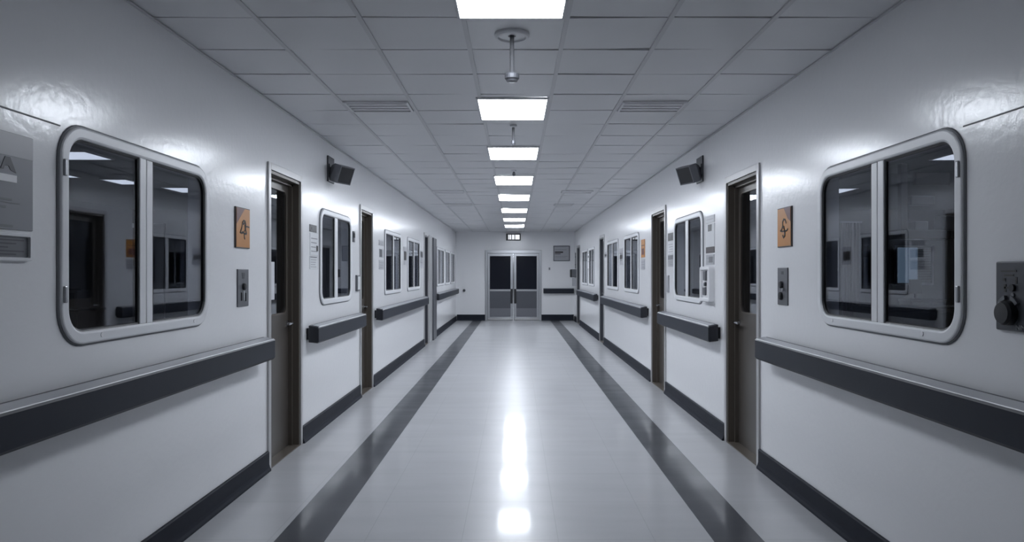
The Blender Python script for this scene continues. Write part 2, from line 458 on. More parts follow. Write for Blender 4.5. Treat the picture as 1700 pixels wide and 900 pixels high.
# double doors in the end wall
dn[0] += 1
dd = struct(f'door_{dn[0]}', mapB(-.06, 0, 0), 'grey metal double doors with dark upper panes at the corridor end', 'double door')
mb = MB(mapB)
mb.box(dl - .01, dl + .06, 0, dt + .03, -TH, .03, .004).box(dr - .06, dr + .01, 0, dt + .03, -TH, .03, .004).box(dl + .06, dr - .06, dt - .06, dt + .03, -TH, .03, .004)
mb.build('door_frame', M['steel'], dd)
md = -0.055
MB(mapB).box(md - .018, md + .018, .0, dt - .06, -.06, .022, .004).build('center_post', M['chrome'], dd)
for a, b, sgn in ((dl + .062, md - .020, 1), (md + .020, dr - .062, -1)):
    leaf = None
    mb = MB(mapB); t = dt - .064
    st = .065
    zs = [(.012, .10), (.86, .915), (t - .075, t)]
    mb.box(a, a + st, .012, t, -.06, -.012, .003).box(b - st, b, .012, t, -.06, -.012, .003)
    for z0, z1 in zs: mb.box(a + st, b - st, z0, z1, -.06, -.012, .003)
    leaf = mb.build('door_leaf', M['steel'], dd)
    MB(mapB).box(a + st, b - st, .915, t - .075, -.05, -.035).build('dark_pane', M['blackglass'], leaf)
    MB(mapB).box(a + st, b - st, .36, .86, -.05, -.030).build('lower_panel', M['kick'], leaf)
    MB(mapB).box(a + st, b - st, .10, .36, -.05, -.026).build('kick_plate', M['kick_light'], leaf)
    MB(mapB).box(a + .01, b - .01, .016, .062, -.012, -.004, .002).build('bottom_rail', M['casing'], leaf)
    hu = (b - .035) if sgn > 0 else (a + .035)
    MB(mapB).box(hu - .03, hu + .03, .50, .93, -.012, .035, .008).build('pull_handle', M['black'], leaf)
MB(mapB).box(dl, dr, 0, .006, -TH, .0).build('threshold', M['steel'], dd)

# ------------------------------------------------------------------ baseboards
def baseboard(f, u0, u1, name, label, h=.137):
    poly = [(0, 0), (.030, 0), (.030, .012), (.022, .026), (.017, .045), (.017, h - .006), (.012, h), (0, h)]
    mb = MB(f)
    mb.loft([[(u0, v, w) for w, v in poly], [(u1, v, w) for w, v in poly]], cap0=True, cap1=True)
    return tag(mb.build(name, M['base'], None), label, 'baseboard', kind='structure')
for u0, u1, l in ((YF, 5.09, 'under the large left window'), (5.905, 8.115, 'between the first and second left doors'), (8.845, 13.81, 'between the second and far left doors'), (15.56, YB, 'running into the far left corner')):
    baseboard(mapL, u0, u1, 'baseboard_left', 'dark slate baseboard ' + l)
for u0, u1, l in ((YF, 5.155, 'under the large right window'), (6.005, 8.375, 'between the first and second right doors'), (9.265, 14.175, 'between the second and third right doors'), (14.945, 19.455, 'under the small far right windows'), (20.445, YB, 'in the far right corner')):
    baseboard(mapR, u0, u1, 'baseboard_right', 'dark slate baseboard ' + l)
baseboard(mapB, -HW + .03, dl - .01, 'baseboard_back', 'dark baseboard of the end wall, towards the door stop', .177)
baseboard(mapB, dr + .01, HW - .03, 'baseboard_back', 'dark baseboard of the end wall, under the short rail', .177)

# ------------------------------------------------------------------ handrails
RG = 'slate grey wall handrails'
def handrail(f, u0, u1, label, loc, br=(0.12,)):
    root = thing('handrail', loc, label, 'handrail', RG)
    t, b = .940, .804
    poly = [(.022, b + .004), (.096, b - .004), (.110, b + .010), (.110, t - .012), (.104, t - .003), (.030, t + .012), (.022, t + .008)]
    c = .022
    mb = MB(f); mb.loft([[(u, v, w) for w, v in poly] for u in (u0 + c, u1 - c)], cap0=True, cap1=True)
    mb.build('rail', M['rail'], root)
    for ua, ub in ((u0, u0 + c), (u1, u1 - c)):
        sh = lambda k: [((.066 + (w - .066) * k), (.872 + (v - .872) * k)) for w, v in poly]
        mb = MB(f); mb.loft([[(ua, v, w) for w, v in sh(.90)], [(ua + (ub - ua) * .4, v, w) for w, v in sh(.99)], [(ub, v, w) for w, v in sh(1.0)]], cap0=True, cap1=True)
        mb.build('end_cap', M['rail_end'], root)
    tp = lambda w: t - .003 + (.104 - w) / .074 * .015
    mb = MB(f); mb.loft([[(u, tp(.1065) + .0005, .1065), (u, tp(.1065) + .004, .1045), (u, tp(.048) + .004, .048), (u, tp(.048) - .001, .048)] for u in (u0 + c, u1 - c)], cap0=True, cap1=True)
    mb.build('top_strip', M['rail_edge'], root)
    MB(f).box(u0 + .03, u1 - .03, .83, .925, -.001, .024).build('mounting_strip', M['rail_end'], root)
    return root
for f, u0, u1, l in ((mapL, -.6, 4.945, 'long dark handrail under the large window beside the grey poster'),
                     (mapL, 6.03, 7.97, 'short dark handrail between the first and second left doors'),
                     (mapL, 8.96, 13.72, 'long handrail past the second left door, ending at the steel post'),
                     (mapL, 15.60, 21.02, 'far handrail under the small left windows, ending by the door stop'),
                     (mapR, -.6, 4.958, 'long dark handrail under the large window beside the intercom panel'),
                     (mapR, 6.14, 8.36, 'short dark handrail under the window by the glove dispenser'),
                     (mapR, 9.46, 14.0, 'handrail between the second and third right doors'),
                     (mapR, 15.2, 19.40, 'far handrail under the small right windows')):
    handrail(f, u0, u1, l, f((u0 + u1) / 2, .80, 0))
handrail(mapB, .82, 1.71, 'short handrail on the end wall, right of the double doors', mapB(1.26, .80, 0))

# ------------------------------------------------------------------ ceiling fittings
LIGHTS = [(3.19, 3.455), (5.07, 5.74), (7.02, 7.76), (9.10, 9.97), (11.26, 12.15), (13.66, 14.55), (16.0, 16.95), (18.2, 19.2)]
LAB = ['ceiling light panel at the top edge, before the disc-mounted sprinkler',
       'ceiling light panel just past the disc-mounted sprinkler', 'third ceiling light panel, just past the short bare sprinkler rod',
       'fourth ceiling light panel, just past the tiny bright sprinkler', 'fourth ceiling light panel counting back from the double doors',
       'third ceiling light panel counting back from the double doors', 'second last ceiling light panel before the double doors',
       'smallest, last ceiling light panel, above the lit exit sign']
lx = -.02
for (a, b), l in zip(LIGHTS, LAB):
    root = thing('ceiling_light', (lx, (a + b) / 2, H - .012), l, 'ceiling light', 'square ceiling light panels')
    w = .242
    mb = MB(mapC)
    lo = lambda o, d: [(lx - w + o, a + o, d), (lx + w - o, a + o, d), (lx + w - o, b - o, d), (lx - w + o, b - o, d)]
    mb.loft([lo(-.014, -.003), lo(-.014, .006), lo(-.008, .010), lo(0, .010), lo(.0, -.003)], closed=True)
    mb.build('light_frame', M['tbar'], root)
    MB(mapC).box(lx - w, lx + w, a, b, -.002, .005).build('diffuser', M['lamp'], root)

def vent(x0, x1, y0, y1, l):
    root = thing('ceiling_vent', ((x0 + x1) / 2, (y0 + y1) / 2, H - .01), l, 'vent', 'slot vents in the ceiling')
    mb = MB(mapC)
    lo = lambda o, d: [(x0 + o, y0 + o, d), (x1 - o, y0 + o, d), (x1 - o, y1 - o, d), (x0 + o, y1 - o, d)]
    mb.loft([lo(0, -.003), lo(0, .010), lo(.008, .014), lo(.018, .012), lo(.018, -.003)], closed=True)
    mb.build('vent_frame', M['ceil'], root)
    MB(mapC).box(x0 + .018, x1 - .018, y0 + .018, y1 - .018, -.003, .002).build('vent_slot', M['ceil_gap'], root)
    n = 3
    mb = MB(mapC)
    for i in range(n):
        yy = y0 + .03 + (y1 - y0 - .06) * (i + .5) / n
        mb.box(x0 + .02, x1 - .02, yy - .024, yy + .024, .002, .010)
    mb.build('vent_slat', M['ceil'], root)
for x0, x1, y0, y1, l in ((-1.225, -.765, 5.16, 5.46, 'near ceiling slot vent above the first left door'), (.765, 1.225, 5.16, 5.46, 'near ceiling slot vent above the first right door'),
                          (-1.225, -.765, 10.72, 11.0, 'middle ceiling slot vent on the left half of the ceiling'), (.69, 1.15, 10.72, 11.0, 'middle ceiling slot vent on the right half of the ceiling'),
                          (-1.225, -.765, 12.75, 13.05, 'farthest ceiling slot vent on the left half'), (.69, 1.03, 12.75, 13.05, 'farthest ceiling slot vent on the right half')):
    vent(x0, x1, y0, y1, l)

def sprinkler(y, ln, disc, head, l):
    x = -.017
    root = thing('sprinkler', (x, y, H - ln - .05), l, 'sprinkler', 'pendant sprinklers along the ceiling centre')
    if disc:
        MB(mapC).lathe(x, y, [(disc, -.002), (disc, .008), (disc - .006, .016), (disc - .018, .018), (disc - .022, .010), (.02, .008), (.02, -.002)], 36, closed=True).build('ceiling_disc', M['frame'], root, smooth=False)
    r = .011
    MB(mapC).cyl(x, y, r, 0, ln, 16).build('drop_rod', M['rod'], root)
    MB(mapC).lathe(x, y, [(r, ln - .004), (head * .9, ln), (head, ln + .006), (head, ln + .026), (head * .8, ln + .034), (head * .75, ln + .040), (.006, ln + .044)], 24).build('sprinkler_head', M['plate'], root)
sprinkler(3.72, .20, .090, .037, 'sprinkler on a drop rod under a round ceiling disc, between the two nearest light panels')
sprinkler(6.0, .125, .03, .018, 'plain short sprinkler rod between the second and third light panels')
sprinkler(8.62, .03, .03, .018, 'tiny stubby sprinkler between the third and fourth light panels')

# ------------------------------------------------------------------ wall speakers
def speaker(f, s, l):
    root = thing('wall_speaker', f(6.78, 2.24, 0), l, 'speaker', 'small wall speakers')
    MB(f).box(6.71, 6.93, 2.235, 2.475, 0, .014, .004).build('wall_plate', M['plate_dark'], root)
    mb = MB(f); mb.box(6.735, 6.765, 2.33, 2.37, .01, .085, .004); mb.box(6.72, 6.78, 2.30, 2.40, .012, .024, .003); mb.build('bracket_arm', M['plate_dark'], root)
    # tilted housing in its own frame: a = across, b = up, c = forwards
    yaw, pitch = math.radians(68), math.radians(-20)
    cen = Vector((.105, 6.78, 2.315))            # (w, u, v)
    fw = Vector((math.cos(pitch) * math.sin(yaw), -math.cos(pitch) * math.cos(yaw), math.sin(pitch)))
    ac = Vector((math.cos(yaw), math.sin(yaw), 0)); up = ac.cross(fw)
    if up.z < 0: up = -up
    def g(a, b, c):
        p = cen + ac * a + up * b + fw * c
        return f(p.y, p.z, p.x)
    A, Bh, D = .108, .083, .068
    mb = MB(g)
    lp = lambda k, c: [(-A * k, -Bh * k, c), (A * k, -Bh * k, c), (A * k, Bh * k, c), (-A * k, Bh * k, c)]
    mb.loft([lp(.62, -D), lp(1.0, -D * .1), lp(1.0, D), lp(.88, D), lp(.86, D - .008), lp(.58, -D + .01)], closed=True)
    mb.build('housing', M['plate'], root)
    MB(g).box(-A * .87, A * .87, -Bh * .87, Bh * .87, D - .012, D - .003).build('grille', M['black'], root)
speaker(mapL, -1, 'dark tilted wall speaker above the rounded left window')
speaker(mapR, 1, 'dark tilted wall speaker above the rounded right window')

# ------------------------------------------------------------------ orange signs
def orange_sign(f, u0, u1, v0, v1, corner, strokes, l):
    root = thing('wall_sign', f((u0 + u1) / 2, v0, 0), l, 'sign')
    MB(f).box(u0, u1, v0, v1, -.002, .010, .002).build('backing', M['sign_edge'], root)
    e = .006
    MB(f).box(u0 + e, u1 - e, v0 + e, v1 - e, .009, .0115).build('sign_face', M['orange'], root)
    du, dv = u1 - u0, v1 - v0
    P = lambda a, b: (u0 + a * du, v0 + b * dv)
    MB(f).prism([P(*p) for p in corner], .0112, .0125).build('corner_patch', M['maroon'], root)
    mb = MB(f)
    for st, wd in strokes: mb.stroke([P(*p) for p in st], wd, .0112, .0135)
    mb.build('symbol_lettering', M['ink'], root)
# a = 0..1 along u (depth grows away from the viewer), b = 0..1 up
bell = [([(.45, .64), (.40, .52), (.34, .45), (.28, .38), (.40, .37), (.46, .40), (.56, .37), (.70, .36)], .011),
        ([(.45, .64), (.52, .68), (.62, .67), (.66, .60), (.66, .48), (.72, .37)], .011), ([(.56, .37), (.57, .27), (.60, .24)], .011),
        ([(.66, .54), (.78, .55), (.92, .54)], .008), ([(.50, .60), (.58, .62)], .012), ([(.60, .58), (.62, .46), (.56, .42)], .007)]
orange_sign(mapL, 4.497, 4.735, 1.543, 1.80, [(.03, .975), (.60, .975), (.03, .58)], bell, 'orange sign with a maroon corner and black bell-like symbol, by the first left door')
amp = [([(.66, .60), (.60, .68), (.50, .70), (.42, .64), (.42, .54), (.52, .46), (.60, .38), (.58, .28), (.48, .24), (.42, .29)], .011),
       ([(.42, .54), (.34, .44), (.26, .42), (.36, .40), (.70, .40), (.78, .44)], .010), ([(.52, .52), (.56, .40), (.54, .28)], .008)]
amp = [([(1 - a, b) for a, b in p], w) for p, w in amp]
orange_sign(mapR, 4.556, 4.795, 1.553, 1.808, [(.03, .975), (.50, .975), (.22, .70), (.03, .62)], amp, 'orange sign with a maroon corner and black looped symbol, by the first right door')

# grey control plates under the orange signs
def control_plate(f, u0, u1, v0, v1, l, knobs):
    root = thing('control_plate', f((u0 + u1) / 2, v0, 0), l, 'control plate')
    MB(f).box(u0, u1, v0, v1, -.002, .008, .003).build('plate', M['plate'], root)
    P = lambda a, b: (u0 + a * (u1 - u0), v0 + b * (v1 - v0))
    for kind, a, b, sz, m in knobs:
        c = P(a, b)
        if kind == 'dial': MB(f).lathe(c[0], c[1], [(sz, .007), (sz, .018), (sz * .8, .024), (sz * .3, .025)], 20).build('dial', M[m], root)
        if kind == 'slot': MB(f).box(c[0] - sz * .45, c[0] + sz * .45, c[1] - sz * 1.5, c[1] + sz * 1.5, .007, .012, .002).build('rocker', M[m], root)
        if kind == 'mark': MB(f).box(c[0] - sz, c[0] + sz, c[1] - sz * .5, c[1] + sz * .5, .0075, .009).build('marking', M[m], root)
control_plate(mapL, 4.536, 4.72, 1.172, 1.41, 'narrow grey control plate under the bell symbol sign', [('mark', .5, .86, .022, 'plate_dark'), ('mark', .5, .78, .016, 'plate_dark'), ('dial', .5, .53, .022, 'black'), ('slot', .32, .27, .018, 'black'), ('slot', .52, .29, .020, 'paper_grey'), ('slot', .72, .25, .018, 'black')])
control_plate(mapR, 4.626, 4.80, 1.178, 1.42, 'narrow grey control plate under the looped symbol sign', [('mark', .5, .86, .02, 'plate_dark'), ('dial', .55, .54, .024, 'black'), ('dial', .28, .42, .012, 'chrome'), ('dial', .60, .24, .026, 'black')])

# intercom panel on the near right wall
u0, u1, v0, v1 = 2.26, 2.608, 1.182, 1.425
root = thing('intercom_panel', mapR(2.43, v0, 0), 'charcoal intercom panel with a round black dial, on the near right wall', 'intercom')
MB(mapR).box(u0, u1, v0, v1, -.002, .016, .005).build('panel_plate', M['plate_dark'], root)
cu, cv = 2.545 - .012, 1.245
MB(mapR).lathe(cu, cv, [(.043, .014), (.043, .040), (.036, .048), (.01, .049)], 32).build('dial', M['black'], root)
mb = MB(mapR)
for a0, a1 in ((35, 75), (105, 145)):
    inn = [(cu + .048 * math.cos(math.radians(a)), cv + .048 * math.sin(math.radians(a))) for a in range(a0, a1 + 1, 5)]
    out = [(cu + .062 * math.cos(math.radians(a)), cv + .062 * math.sin(math.radians(a))) for a in range(a1, a0 - 1, -5)]
    MB(mapR).prism(inn + out, .015, .026).build('dial_guard', M['plate'], root)
mb = MB(mapR)
for a, b, c, d in ((.02, .35, .10, .012), (.04, .31, .012, .02), (.09, .31, .012, .03)): pass
mb.box(cu - .035, cu + .045, 1.388, 1.394, .015, .0175).box(cu - .02, cu + .028, 1.374, 1.379, .015, .0175)
mb.box(cu + .022, cu + .034, 1.356, 1.366, .015, .0175).box(cu - .038, cu - .030, 1.346, 1.370, .015, .0175)
mb.box(cu + .018, cu + .028, 1.318, 1.345, .015, .0175).box(cu - .002, cu + .030, 1.330, 1.336, .015, .0175)
mb.build('marking_print', M['ink'], root)
MB(mapR).cyl(cu - .018, 1.333, .013, .015, .024, 16).build('push_button', M['black'], root)
MB(mapR).cyl(cu - .018, 1.308, .008, .015, .020, 14).build('indicator_lamp', M['plate'], root)
MB(mapR).stroke([(cu - .035, 1.190), (cu - .035, 1.205), (cu - .050, 1.190), (cu - .050, 1.205)], .003, .015, .0175).stroke([(cu - .058, 1.19), (cu - .058, 1.205), (cu - .068, 1.198)], .003, .015, .0175).build('logo_lettering', M['poster_pale'], root)

# poster and framed notice on the near left wall
u0, u1 = 2.18, 2.612
root = thing('wall_poster', mapL(2.4, 1.534, 0), 'large glossy grey poster with a white bar, at the left edge above the framed notice', 'poster')
MB(mapL).box(u0, u1, 1.534, 1.868, -.002, .006, .002).build('poster_sheet', M['poster'], root)
MB(mapL).box(u0, u1 - .002, 1.787, 1.866, .005, .0075).build('pale_band', M['poster_pale'], root)
MB(mapL).box(2.20, 2.525, 1.697, 1.722, .005, .0078).build('white_bar', M['white'], root)
mb = MB(mapL)
mb.prism([(2.445, 1.738), (2.468, 1.782), (2.492, 1.782), (2.522, 1.731), (2.495, 1.738), (2.485, 1.751), (2.465, 1.751), (2.46, 1.738)], .005, .0078)
mb.build('symbol_print', M['plate_dark'], root)
mb = MB(mapL)
mb.box(2.2, 2.50, 1.633, 1.640, .005, .0078).box(2.2, 2.54, 1.624, 1.627, .005, .0078).box(2.42, 2.47, 1.606, 1.614, .005, .0078).box(2.2, 2.505, 1.541, 1.550, .005, .0078)
mb.build('lettering', M['ink_grey'], root)
root = thing('framed_notice', mapL(2.4, 1.426, 0), 'low framed grey notice directly under the large grey poster', 'notice')
mb = MB(mapL); ring(mb, 2.18, 2.595, 1.426, 1.523, .006, [(0, -.002), (0, .014), (.003, .016), (.011, .016), (.013, .010), (.013, -.002)]); mb.build('frame', M['frame'], root)
MB(mapL).box(2.192, 2.583, 1.438, 1.511, .0, .007).build('notice_sheet', M['plate'], root)
mb = MB(mapL)
for i, v in enumerate((1.498, 1.486, 1.473, 1.460, 1.449)): mb.box(2.21, 2.56 - (i % 3) * .04, v - .0022, v + .0022, .0065, .0085)
mb.build('lettering', M['plate_dark'], root)

# ------------------------------------------------------------------ paper notices
def notice(f, u0, u1, v0, v1, l, m='paper', text=4, head=None, group=None, name='wall_notice', ink='ink_grey', blob=None, th=.004):
    root = thing(name, f((u0 + u1) / 2, v0, 0), l, 'notice', group)
    MB(f).box(u0, u1, v0, v1, -.002, th, .001).build('notice_sheet', M[m], root)
    du, dv = u1 - u0, v1 - v0
    if head: MB(f).box(u0 + .06 * du, u1 - .06 * du, v1 - dv * head[0], v1 - dv * .04, th - .001, th + .0015).build('heading_block', M[head[1]], root)
    top = v1 - dv * ((head[0] if head else .06) + .08)
    if text:
        mb = MB(f)
        for i in range(text):
            v = top - (top - v0 - dv * .08) * (i + .5) / text
            mb.box(u0 + .12 * du, u1 - du * (.12 + .2 * ((i * 7) % 3) / 2), v - dv * .016, v + dv * .016, th - .001, th + .0012)
        mb.build('lettering', M[ink], root)
    if blob:
        a, b, c, d, mm = blob
        MB(f).box(u0 + a * du, u0 + b * du, v0 + c * dv, v0 + d * dv, th - .001, th + .0016).build('picture_block', M[mm], root)
    return root
def hz(s, px, y): return EYE + (454 - y) * HW / abs(px - 855.5)
# left, beside the rounded window
notice(mapL, 6.14, 6.35, 1.738, 1.80, 'small black tile heading the notices by the rounded left window', 'black', 0, blob=(.25, .6, .3, .7, 'plate_dark'))
notice(mapL, 6.15, 6.40, 1.54, 1.728, 'white notice with a dark arrow, under the black tile by the rounded left window', 'paper', 4, blob=(.75, .97, .2, .45, 'ink'))
notice(mapL, 6.14, 6.37, 1.42, 1.532, 'lowest white text notice by the rounded left window', 'paper', 4, head=(.12, 'ink_grey'))
# small switch and slim pull plate before the second left door
root = thing('wall_switch', mapL(7.80, 1.72, 0), 'small dark wall switch before the second left door', 'switch')
MB(mapL).box(7.765, 7.845, 1.72, 1.835, -.002, .010, .003).build('switch_plate', M['plate_dark'], root); MB(mapL).box(7.785, 7.825, 1.765, 1.815, .009, .018, .003).build('rocker', M['black'], root)
root = thing('door_chime', mapL(7.96, 1.19, 0), 'slim pale upright box just before the second left door', 'wall box')
MB(mapL).box(7.90, 8.04, 1.19, 1.365, -.002, .022, .005).build('box_body', M['plate'], root); MB(mapL).box(7.915, 8.025, 1.205, 1.35, .021, .028, .003).build('box_cover', M['paper'], root)
# past second left door
notice(mapL, 9.26, 9.57, 1.745, 1.812, 'top grey notice before the square-cornered left window', 'paper_grey', 2)
notice(mapL, 9.28, 9.60, 1.59, 1.70, 'dark-fronted middle notice before the square-cornered left window', 'paper_grey', 0, blob=(.05, .55, .05, .95, 'plate_dark'))
notice(mapL, 9.26, 9.60, 1.435, 1.555, 'pale lower notice before the square-cornered left window', 'paper_grey', 3)
notice(mapL, 11.30, 11.60, 1.52, 1.80, 'dark and grey notice between the third and fourth left windows', 'paper_grey', 2, blob=(.1, .9, .25, .75, 'ink'))
notice(mapL, 13.28, 13.66, 1.50, 1.80, 'grey notice just before the steel-framed far left door', 'paper_grey', 2, blob=(.1, .9, .6, .95, 'plate_dark'))
# right, stack between first right door and rounded window
notice(mapR, 6.34, 6.63, 1.835, 1.90, 'pale blank sheet topping the notice stack by the first right door', 'paper', 1)
notice(mapR, 6.34, 6.62, 1.62, 1.825, 'white notice with a black square and dark picture, by the first right door', 'paper', 0, head=None, blob=(.30, .72, .68, .97, 'black')).name
notice(mapR, 6.34, 6.62, 1.565, 1.618, 'dark reddish picture strip in the notice stack by the first right door', 'red_dark', 1)
notice(mapR, 6.35, 6.62, 1.462, 1.550, 'grey framed card just above the glove dispenser', 'paper_grey', 2, blob=(.15, .6, .2, .8, 'ink_grey'))
# glove dispenser
u0, u1, v0, v1 = 6.34, 6.66, 1.130, 1.445
root = thing('glove_dispenser', mapR(6.5, v0, 0), 'white wall dispenser with grey inserts, between the first right door and the rounded window', 'dispenser')
mb = MB(mapR); ring(mb, u0, u1, v0, v1, .02, [(0, -.002), (0, .045), (.006, .052), (.028, .052), (.032, .046), (.032, -.002)]); mb.build('dispenser_frame', M['white'], root)
MB(mapR).box(u0 + .03, u1 - .03, v0 + .03, v1 - .03, 0, .028).build('back_panel', M['white'], root)
for a, b, c, d, m in ((.45, .72, .60, .88, 'plate'), (.50, .78, .18, .42, 'plate'), (.48, .64, .44, .56, 'plate_dark')):
    MB(mapR).box(u0 + a * .32, u0 + b * .32, v0 + c * .315, v0 + d * .315, .027, .046, .008).build('insert', M[m], root)
# right, far side of the rounded window
notice(mapR, 7.98, 8.26, 1.75, 1.835, 'small black tile on top, before the second right door', 'black', 0, blob=(.3, .7, .3, .7, 'plate_dark'))
notice(mapR, 7.98, 8.27, 1.60, 1.74, 'upper text notice before the second right door', 'paper', 4)
notice(mapR, 7.98, 8.27, 1.46, 1.59, 'lower grey text notice before the second right door', 'paper_grey', 3, head=(.4, 'ink_grey'))
notice(mapR, 8.20, 8.32, 1.17, 1.36, 'slim grey upright strip by the second right door frame', 'paper_grey', 0, th=.015, name='wall_strip')
# orange notice far right
notice(mapR, 9.74, 10.03, 1.60, 1.845, 'small orange notice with dark marks past the second right door', 'orange', 2, blob=(.2, .8, .15, .5, 'maroon'), ink='ink')
notice(mapR, 9.74, 10.05, 1.44, 1.575, 'pale sheet under the small orange notice', 'paper_grey', 3)
notice(mapR, 11.75, 12.10, 1.52, 1.80, 'dark and grey notice between the third and fourth right windows', 'paper_grey', 2, blob=(.1, .9, .35, .6, 'ink'))
notice(mapR, 13.80, 14.12, 1.70, 1.80, 'little dark notice just before the third right door', 'paper_grey', 1, blob=(.1, .9, .1, .5, 'plate_dark'))
notice(mapR, 17.10, 17.40, 1.50, 1.84, 'notice between the two small far right windows', 'white', 1, blob=(.2, .8, .75, .9, 'ink'))

# white papers taped on the first pair of doors
for f, u0, u1, l in ((mapL, 5.24, 5.50, 'white paper taped to the pane of the first left door'), (mapR, 5.255, 5.47, 'white paper taped to the pane of the first right door')):
    z0, z1 = (1.185, 1.47) if f is mapL else (1.27, 1.505)
    o = MB(f).box(u0, u1, z0, z1, -.087, -.0835).build('paper_sheet', M['paper'])
    tag(o, l, 'paper')

# ------------------------------------------------------------------ end wall fittings
root = thing('exit_sign', mapB(-.06, 2.335, 0), 'small lit exit sign box above the double doors', 'exit sign')
x0, x1, z0, z1 = -.27, .155, 2.345, 2.545
mb = MB(mapB); ring(mb, x0, x1, z0, z1, .006, [(0, -.002), (0, .075), (.004, .08), (.030, .08), (.032, .07), (.032, -.002)]); mb.build('sign_box', M['black'], root)
MB(mapB).box(x0 + .03, x1 - .03, z0 + .03, z1 - .03, .04, .066).build('lit_panel', M['exit'], root)
for a, b in ((x0 + .028, x0 + .062), (x0 + .092, x0 + .105), (x0 + .150, x0 + .172), (x0 + .245, x0 + .268)): MB(mapB).box(a, b, z0 + .03, z1 - .03, .064, .074).build('lettering', M['black'], root)

root = thing('notice_board', mapB(1.36, 1.75, 0), 'grey framed notice board on the end wall above the short rail', 'notice board')
mb = MB(mapB); ring(mb, 1.115, 1.60, 1.745, 2.195, .006, [(0, -.002), (0, .02), (.004, .024), (.022, .024), (.024, .016), (.024, -.002)]); mb.build('frame', M['plate'], root)
MB(mapB).box(1.137, 1.578, 1.767, 2.173, 0, .010).build('board_sheet', M['paper_grey'], root)
for a in ((1.16, 1.40, 1.985, 2.025), (1.16, 1.33, 1.945, 1.965)): MB(mapB).box(*a, .009, .012).build('lettering', M['ink'], root)
mb = MB(mapB); mb.box(1.16, 1.50, 2.07, 2.08, .009, .012).box(1.16, 1.53, 1.88, 1.888, .009, .012).box(1.16, 1.48, 1.84, 1.848, .009, .012); mb.build('small_lettering', M['ink_grey'], root)

root = thing('light_switch', mapB(1.0, 1.5, 0), 'tiny switch on the end wall below the notice board', 'switch')
MB(mapB).box(.975, 1.025, 1.48, 1.56, -.002, .012, .003).build('switch_plate', M['paper_grey'], root); MB(mapB).box(.99, 1.01, 1.50, 1.54, .011, .020, .002).build('toggle', M['plate_dark'], root)
root = thing('door_stop', mapB(-1.50, .86, 0), 'small round knob on the end wall past the far left rail', 'door stop')
MB(mapB).lathe(-1.50, .885, [(.04, -.002), (.04, .008), (.016, .012), (.016, .05)], 20).build('stop_base', M['plate'], root); MB(mapB).lathe(-1.50, .885, [(.02, .048), (.034, .055), (.034, .078), (.02, .086)], 20).build('bumper', M['plate_dark'], root)

root = thing('soap_dispenser', mapR(20.85, 1.16, 0), 'black soap dispenser with a pale tray at the far right corner', 'dispenser')
MB(mapR).box(20.72, 20.98, 1.27, 1.50, -.002, .17, .02).build('dispenser_body', M['black'], root)
MB(mapR).box(20.70, 20.73, 1.28, 1.49, .0, .13, .004).build('side_plate', M['plate'], root)
MB(mapR).box(20.72, 20.98, 1.02, 1.25, -.002, .10, .01).build('drip_tray', M['paper_grey'], root)
root = thing('wall_conduit', mapR(20.9, 1.52, 0), 'thin vertical conduit above the black soap dispenser', 'conduit')
MB(mapR).box(20.885, 20.91, 1.52, 1.98, -.001, .02, .003).build('conduit_pipe', M['plate'], root)
for v in (1.62, 1.84): MB(mapR).box(20.865, 20.93, v, v + .03, -.001, .024, .003).build('clip', M['plate_dark'], root)

# ------------------------------------------------------------------ what shows through the windows
for x0, x1, y0, y1, l in ((-5.05, -4.3, 7.25, 7.75, 'largest ceiling panel glowing in the room behind the large left window'),
                          (-5.36, -5.05, 9.4, 9.9, 'small ceiling panel glowing near the left mullion, inside the left room'),
                          (-6.2, -5.52, 8.75, 9.2, 'ceiling panel glowing at the outer side of the left room'),
                          (-5.0, -4.5, 10.3, 10.9, 'ceiling panel glowing in the far corner pane of the large left window'),
                          (4.45, 5.3, 7.4, 7.78, 'ceiling panel glowing at the outer pane of the large right window'),
                          (4.55, 4.9, 10.4, 11.0, 'ceiling panel glowing in the inner pane of the large right window')):
    root = thing('room_light', ((x0 + x1) / 2, (y0 + y1) / 2, H - .02), l, 'ceiling light')
    mb = MB(mapC)
    lo = lambda o, d: [(x0 + o, y0 + o, d), (x1 - o, y0 + o, d), (x1 - o, y1 - o, d), (x0 + o, y1 - o, d)]
    mb.loft([lo(-.015, 0), lo(-.015, .012), lo(0, .012), lo(0, 0)], closed=True); mb.build('light_frame', M['tbar'], root)
    MB(mapC).box(x0, x1, y0, y1, .0, .008).build('diffuser', M['room_lamp'], root)

